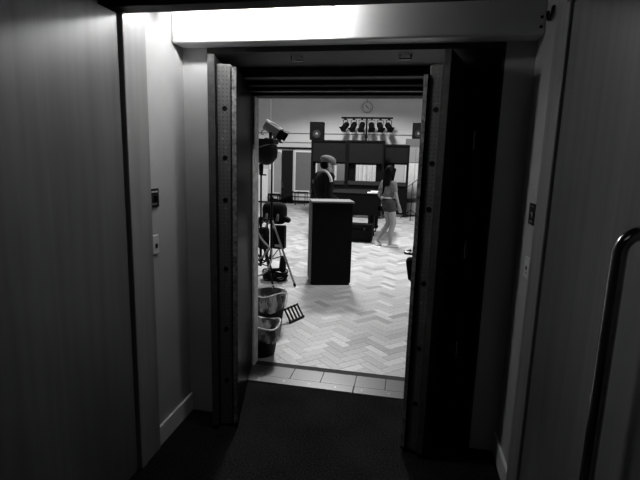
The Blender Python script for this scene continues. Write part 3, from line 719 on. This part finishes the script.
t = thing('cable_coil', 'black coiled cable lying between the tripod legs', 'cable', (-1.70, 5.72, 0.0))
for i in range(6):
    MB().tube([((0.15 + 0.01 * (i % 3)) * math.cos(a), (0.15 + 0.01 * (i % 2)) * math.sin(a), 0.012 + 0.02 * i + 0.008 * math.sin(3 * a + i)) for a in [2 * PI * q / 24 for q in range(25)]], 0.011, 8).build('turn', 'black', t, True)
MB().capsule((0.10, 0.0, 0.15), (0.12, -0.05, 0.30), 0.05, 0.04).build('plug', 'black', t, True)

# waste bins with clear liners
def bin_(loc, rz, label, h=0.34, r0=0.115, r1=0.15):
    t = thing('waste_bin', label, 'bin', loc, rz, 'waste bins by the door')
    prof = [(0.0, r0 * 0.92), (0.012, r0), (h, r1), (h, r1 - 0.006), (0.02, r0 - 0.006)]
    MB().lathe((0, 0, 0), (0, 0, 1), prof, 26).build('tub', 'black', t, True)
    k = MB(); n = 44; rng = random.Random(int(loc[1] * 100)); rings = []
    hs = [(h * 0.52, 0.012), (h * 0.62, 0.016), (h * 0.75, 0.02), (h * 0.88, 0.016), (h * 0.98, 0.012), (h * 1.04, 0.006), (h * 1.03, -0.012), (h * 0.85, -0.03), (h * 0.65, -0.045)]
    for q, (z, off) in enumerate(hs):
        rb = r0 + (r1 - r0) * min(1, z / h)
        rings.append([k.bm.verts.new(((rb + off + rng.uniform(-.006, .007)) * math.cos(2 * PI * i / n), (rb + off + rng.uniform(-.006, .007)) * math.sin(2 * PI * i / n),
                      z + 0.018 * math.sin(3 * 2 * PI * i / n + q * 0.2) * (1 if q < 7 else 0.3) + rng.uniform(-.005, .005))) for i in range(n)])
    for a, b_ in zip(rings, rings[1:]):
        for i in range(n): k.bm.faces.new((a[i], a[(i + 1) % n], b_[(i + 1) % n], b_[i]))
    o = k.build('liner', 'liner_film', t, True)
    MB().ell((0.01, 0.0, h * 0.34), 0.07, 0.06, 0.035, Matrix.Rotation(1.0, 3, 'Z'), 10).build('crumpled_paper', 'fabric_grey', t)
    pts = [((r1 + 0.008 + rng.uniform(-.003, .003)) * math.cos(a), (r1 + 0.008 + rng.uniform(-.003, .003)) * math.sin(a), h * 1.035 + 0.018 * math.sin(3 * a + 1.0)) for a in [2 * PI * q / 40 for q in range(41)]]
    MB().tube(pts, 0.0055, 6).build('liner_hem', 'trim_white', o, True)
    return t
bin_((-1.13, 3.415, 0), 0.3, 'black waste bin with clear liner next to the door jamb', 0.255, 0.115, 0.15)
bin_((-1.27, 4.10, 0), 1.2, 'black waste bin with clear liner beside the slatted rack', 0.32, 0.12, 0.165)
# slatted rack leaning beside the second bin
t = thing('slatted_rack', 'small black slatted rack leaning on its rail behind the bins', 'rack', (-1.03, 4.25, 0.0))
rd = Vector((0.10, 0.24, 0)).normalized(); sd = Vector((-0.45, 0.30, 0.62)).normalized()
MB().tube([-rd * 0.12 + Vector((0, 0, 0.012)), rd * 0.12 + Vector((0, 0, 0.012))], 0.011, 8).build('rail', 'black', t, True)
MB().tube([-rd * 0.12 + sd * 0.15, rd * 0.12 + sd * 0.15], 0.010, 8).build('rail', 'black', t, True)
for i in range(5):
    q = rd * (-0.105 + i * 0.0525) + Vector((0, 0, 0.014)); MB().obox(q + sd * 0.075, rd, sd, rd.cross(sd), 0.009, 0.075, 0.005).build('slat', 'black', t)

# ================================================================== PEOPLE
def remeshed(mb, name, mat, parent, voxel, sm=3):
    o = mb.build(name, mat, parent, True)
    r = o.modifiers.new('remesh', 'REMESH'); r.mode = 'VOXEL'; r.voxel_size = voxel; r.use_smooth_shade = True
    s = o.modifiers.new('smooth', 'SMOOTH'); s.factor = 0.5; s.iterations = sm
    return o
def hand(k, wrist, d, nrm, thumb, ln=0.17):
    """palm, four curled fingers of unequal length and a thumb, rooted in the palm"""
    d = Vector(d).normalized(); nrm = Vector(nrm).normalized(); s = d.cross(nrm).normalized(); w_ = Vector(wrist)
    for q in (-1, 0, 1): k.capsule(w_ + s * 0.016 * q, w_ + d * 0.075 + s * 0.024 * q, 0.018, 0.015, 10)
    for q, L in ((-1.5, 0.062), (-0.5, 0.078), (0.5, 0.082), (1.5, 0.070)):
        a = w_ + d * 0.078 + s * 0.019 * q; b_ = a + (d * 0.9 - nrm * 0.3) * L * 0.55; c = b_ + (d * 0.6 - nrm * 0.8) * L * 0.5
        k.capsule(a, b_, 0.0095, 0.0088, 8); k.capsule(b_, c, 0.0088, 0.0078, 8)
    a = w_ + d * 0.025 + s * 0.03 * thumb; b_ = a + (d * 0.7 + s * 0.6 * thumb - nrm * 0.3) * 0.045; c = b_ + (d * 0.9 + s * 0.1 * thumb - nrm * 0.3) * 0.032
    k.capsule(a, b_, 0.013, 0.0105, 8); k.capsule(b_, c, 0.0105, 0.0085, 8)
def head(k, c, fwd, r=0.098):
    """skull, jaw, nose, brow, ears; fwd is the gaze"""
    c = Vector(c); f = Vector(fwd).normalized(); up = Vector((0, 0, 1)); s = f.cross(up).normalized(); u2 = s.cross(f)
    Rm = Matrix((s, f, u2)).transposed()
    k.ell(c + u2 * 0.015 - f * 0.008, 0.074, 0.095, 0.095, Rm); k.ell(c - u2 * 0.055 + f * 0.03, 0.055, 0.062, 0.062, Rm)
    k.capsule(c + f * 0.084 + u2 * 0.012, c + f * 0.108 - u2 * 0.028, 0.010, 0.014, 8)
    k.ell(c + f * 0.088 - u2 * 0.062, 0.026, 0.013, 0.011, Rm, 8); k.ell(c + f * 0.078 - u2 * 0.098, 0.028, 0.02, 0.02, Rm, 8)
    k.ell(c + f * 0.082 + u2 * 0.032, 0.055, 0.016, 0.012, Rm, 8)
    for q in (-1, 1): k.ell(c + s * 0.078 * q - f * 0.005 - u2 * 0.005, 0.012, 0.022, 0.034, Rm, 8)
    return c, f, s, u2, Rm
def eyes(c, f, s, u2, parent):
    for q in (-1, 1): MB().ell(c + f * 0.086 + s * 0.032 * q + u2 * 0.012, 0.012, 0.012, 0.009, None, 8).build('eye', 'black_gloss', parent, True)

# ---- woman walking past the piano
base = Vector((-0.39, 8.70, 0))
wm = thing('person', 'long-haired person in grey top and short shorts walking past the piano', 'person', base)
F = Vector((0.86, 0.50, 0)).normalized(); Sd = Vector((0.50, -0.86, 0)).normalized()   # facing and her right side
def Q(x, z, y=0.0): return Vector((x, 8.70 + y, z)) - base
hipc = Q(-0.355, 0.83)
hipR, hipL = hipc + Sd * 0.085, hipc - Sd * 0.085
kneeR, ankR = Q(-0.245, 0.475, -0.07), Q(-0.285, 0.085, -0.07)
kneeL, ankL = Q(-0.335, 0.445, 0.08), Q(-0.525, 0.135, 0.04)
waist, chest = Q(-0.378, 0.965), Q(-0.395, 1.13)
shR, shL = Q(-0.395, 1.215) + Sd * 0.165 + Vector((0.04, 0, 0)), Q(-0.395, 1.215) - Sd * 0.165
neck = Q(-0.375, 1.29); hc = Q(-0.352, 1.425)
elR, wrR = Q(-0.225, 1.0, -0.12), Q(-0.165, 0.80, -0.06)
elL, wrL = shL + Vector((-0.08, 0.03, -0.22)), shL + Vector((0.04, 0.10, -0.40))
k = MB()
k.capsule(hipR, kneeR, 0.088, 0.056); k.capsule(kneeR, ankR + Vector((0, 0, 0.2)), 0.055, 0.054); k.capsule(ankR + Vector((0, 0, 0.2)), ankR, 0.052, 0.034)
mid = kneeL.lerp(ankL, 0.45)
k.capsule(hipL, kneeL, 0.088, 0.056); k.capsule(kneeL, mid, 0.055, 0.054); k.capsule(mid, ankL, 0.052, 0.034)
fd = Vector((0.97, 0.1, 0))
k.capsule(ankR + Vector((-0.02, 0, -0.045)), ankR + fd * 0.15 + Vector((0, 0, -0.058)), 0.032, 0.022)
toeL = Q(-0.478, 0.022, 0.05); k.capsule(ankL + Vector((-0.035, 0, -0.03)), toeL, 0.032, 0.022)
k.ell(hipc + Vector((0, 0, 0.03)), 0.155, 0.125, 0.12, Matrix((Sd, F, Vector((0, 0, 1)))).transposed())
RT = Matrix((Sd, F, Vector((0, 0, 1)))).transposed()
k.ell(waist, 0.118, 0.09, 0.13, RT); k.ell(chest, 0.145, 0.10, 0.15, RT); k.ell(chest + F * 0.06 + Vector((0, 0, 0.0)), 0.11, 0.06, 0.06, RT)
k.capsule(shL, shR, 0.05, 0.05); k.capsule(chest + Vector((0, 0, 0.1)), neck, 0.055, 0.047); k.capsule(neck, hc, 0.045, 0.045)
for a, b_, c in ((shR, elR, wrR), (shL, elL, wrL)): k.capsule(a, b_, 0.046, 0.035); k.capsule(b_, c, 0.036, 0.024)
hand(k, wrR, (0.25, 0.1, -1), (-0.3, -0.95, 0), 1); hand(k, wrL, (0.6, 0.4, -0.7), (0.3, 0.9, 0.2), -1)
hinfo = head(k, hc, Vector((0.5, 0.86, -0.12)))
body = remeshed(k, 'body', 'skin', wm, 0.0075, 2); eyes(*hinfo[:4], wm)
k = MB()
k.ell(waist + Vector((0, 0, -0.01)), 0.128, 0.10, 0.12, RT); k.ell(chest, 0.155, 0.112, 0.16, RT); k.ell(chest + F * 0.065, 0.12, 0.065, 0.07, RT)
k.capsule(shL + Vector((0, 0, -0.01)), shR + Vector((0, 0, -0.01)), 0.058, 0.058)
k.capsule(shR, shR.lerp(elR, 0.55), 0.058, 0.052); k.capsule(shL, shL.lerp(elL, 0.55), 0.058, 0.052)
remeshed(k, 'top', 'shirt', wm, 0.011, 4)
MB().lathe(hipc + Vector((-0.012, 0, 0.10)), (0.03, 0, 1), [(0, 0.136), (0.03, 0.130), (0.03, 0.115), (0, 0.12)], 24).build('waistband', 'fabric_mid', wm, True)
k = MB(); k.ell(hipc + Vector((0, 0, 0.025)), 0.168, 0.138, 0.115, RT)
k.capsule(hipR + Vector((0, 0, 0.01)), hipR.lerp(kneeR, 0.27), 0.102, 0.092); k.capsule(hipL + Vector((0, 0, 0.01)), hipL.lerp(kneeL, 0.27), 0.102, 0.092)
remeshed(k, 'shorts', 'denim', wm, 0.012, 3)
c, f, s, u2, Rm = hinfo
k = MB(); k.ell(c + u2 * 0.03 - f * 0.022, 0.09, 0.102, 0.098, Rm); k.ell(c - u2 * 0.03 - f * 0.058, 0.092, 0.062, 0.12, Rm)
for q in (-1, 0, 1): k.capsule(c - f * 0.07 + s * 0.045 * q, c - f * 0.105 + s * 0.042 * q - u2 * 0.25, 0.045, 0.036)
k.capsule(c - f * 0.085 - s * 0.04 - u2 * 0.2, c - f * 0.10 - s * 0.05 - u2 * 0.42, 0.042, 0.014)
for q in (-1, 1): k.capsule(c + s * 0.08 * q + f * 0.02 + u2 * 0.05, c + s * 0.085 * q - f * 0.03 - u2 * 0.2, 0.025, 0.02)
remeshed(k, 'hair', 'hair', wm, 0.011, 3)
for a, tt in ((ankR + Vector((-0.025, 0, -0.05)), ankR + fd * 0.15 + Vector((0, 0, -0.062))), (ankL + Vector((-0.04, 0, -0.045)), toeL)):
    k = MB(); k.capsule(a + Vector((0, 0, -0.008)), tt + Vector((0, 0, -0.002)), 0.033, 0.026); remeshed(k, 'shoe', 'trim_white', wm, 0.009, 2)

# ---- man in a flat cap behind the black cabinet
base = Vector((-1.27, 6.95, 0))
mn = thing('person', 'person in dark coat, pale collar and flat cap behind the black cabinet', 'person', base)
F = Vector((0.78, 0.62, 0)).normalized(); Sd = F.cross(Vector((0, 0, 1)))
RT = Matrix((Sd, F, Vector((0, 0, 1)))).transposed(); Z = Vector((0, 0, 1))
hipc = Vector((0, 0, 0.88)); chest = Vector((-0.03, 0, 1.2)); shc = Vector((-0.02, 0, 1.36)); hc = Vector((0.015, -0.02, 1.545))
hipR, hipL = hipc + Sd * 0.09, hipc - Sd * 0.09
shR, shL = shc + Sd * 0.185, shc - Sd * 0.185
k = MB()
legs = []
for sgn, hp in ((1, hipR), (-1, hipL)):
    kn = hp + F * 0.04 * sgn + Z * -0.40; an = hp + F * 0.03 * sgn + Z * -0.79; legs.append((hp, kn, an))
    k.capsule(hp, kn, 0.09, 0.06); k.capsule(kn, an, 0.06, 0.042); k.capsule(an - F * 0.04 - Z * 0.05, an + F * 0.15 - Z * 0.055, 0.035, 0.03)
k.ell(hipc, 0.16, 0.12, 0.14, RT); k.ell(chest, 0.17, 0.12, 0.22, RT); k.capsule(shL, shR, 0.06, 0.06); k.capsule(shc, hc, 0.06, 0.055)
arms = []
for sh, sg in ((shR, 1), (shL, -1)):
    el = sh + Sd * 0.05 * sg - F * 0.04 - Z * 0.28; wr = el + F * 0.20 - Sd * 0.06 * sg - Z * 0.10; arms.append((sh, el, wr))
    k.capsule(sh, el, 0.055, 0.042); k.capsule(el, wr, 0.042, 0.03); hand(k, wr, F - Z * 0.3, Sd * sg, sg)
hinfo = head(k, hc, F + Vector((0, 0, -0.25)))
remeshed(k, 'body', 'skin', mn, 0.0085, 2); eyes(*hinfo[:4], mn)
k = MB(); k.ell(hipc + Z * 0.02, 0.19, 0.145, 0.18, RT); k.ell(chest, 0.20, 0.15, 0.24, RT); k.capsule(shL, shR, 0.075, 0.075)
for sh, el, wr in arms: k.capsule(sh, el, 0.07, 0.056); k.capsule(el, el.lerp(wr, 0.9), 0.056, 0.046)
remeshed(k, 'coat', 'coat', mn, 0.012, 3)
for hp, kn, an in legs:
    k = MB(); k.capsule(hp, kn, 0.105, 0.078); k.capsule(kn, an + Z * 0.01, 0.078, 0.062); remeshed(k, 'trouser_leg', 'coat', mn, 0.012, 2)
    k = MB(); k.capsule(an - F * 0.05 - Z * 0.05, an + F * 0.16 - Z * 0.055, 0.038, 0.034); remeshed(k, 'shoe', 'black', mn, 0.01, 2)
c, f, s, u2, Rm = hinfo
k = MB(); k.ell(c + u2 * 0.07 + f * 0.005, 0.115, 0.13, 0.07, Rm); k.ell(c + u2 * 0.055 - f * 0.01, 0.094, 0.112, 0.06, Rm); k.ell(c + u2 * 0.04 + f * 0.12, 0.075, 0.06, 0.012, Rm)
remeshed(k, 'flat_cap', 'cap_tweed', mn, 0.009, 2)
k = MB(); k.ell(c - f * 0.035 - u2 * 0.01, 0.082, 0.07, 0.075, Rm); remeshed(k, 'hair', 'hair', mn, 0.01, 2)
MB().tube(spline([(-0.07, -0.05, 1.475), (-0.03, -0.11, 1.462), (0.05, -0.175, 1.43), (0.11, -0.225, 1.36), (0.13, -0.235, 1.29)]), 0.012, 10, 0.024).build('scarf', 'mark_white', mn, True)
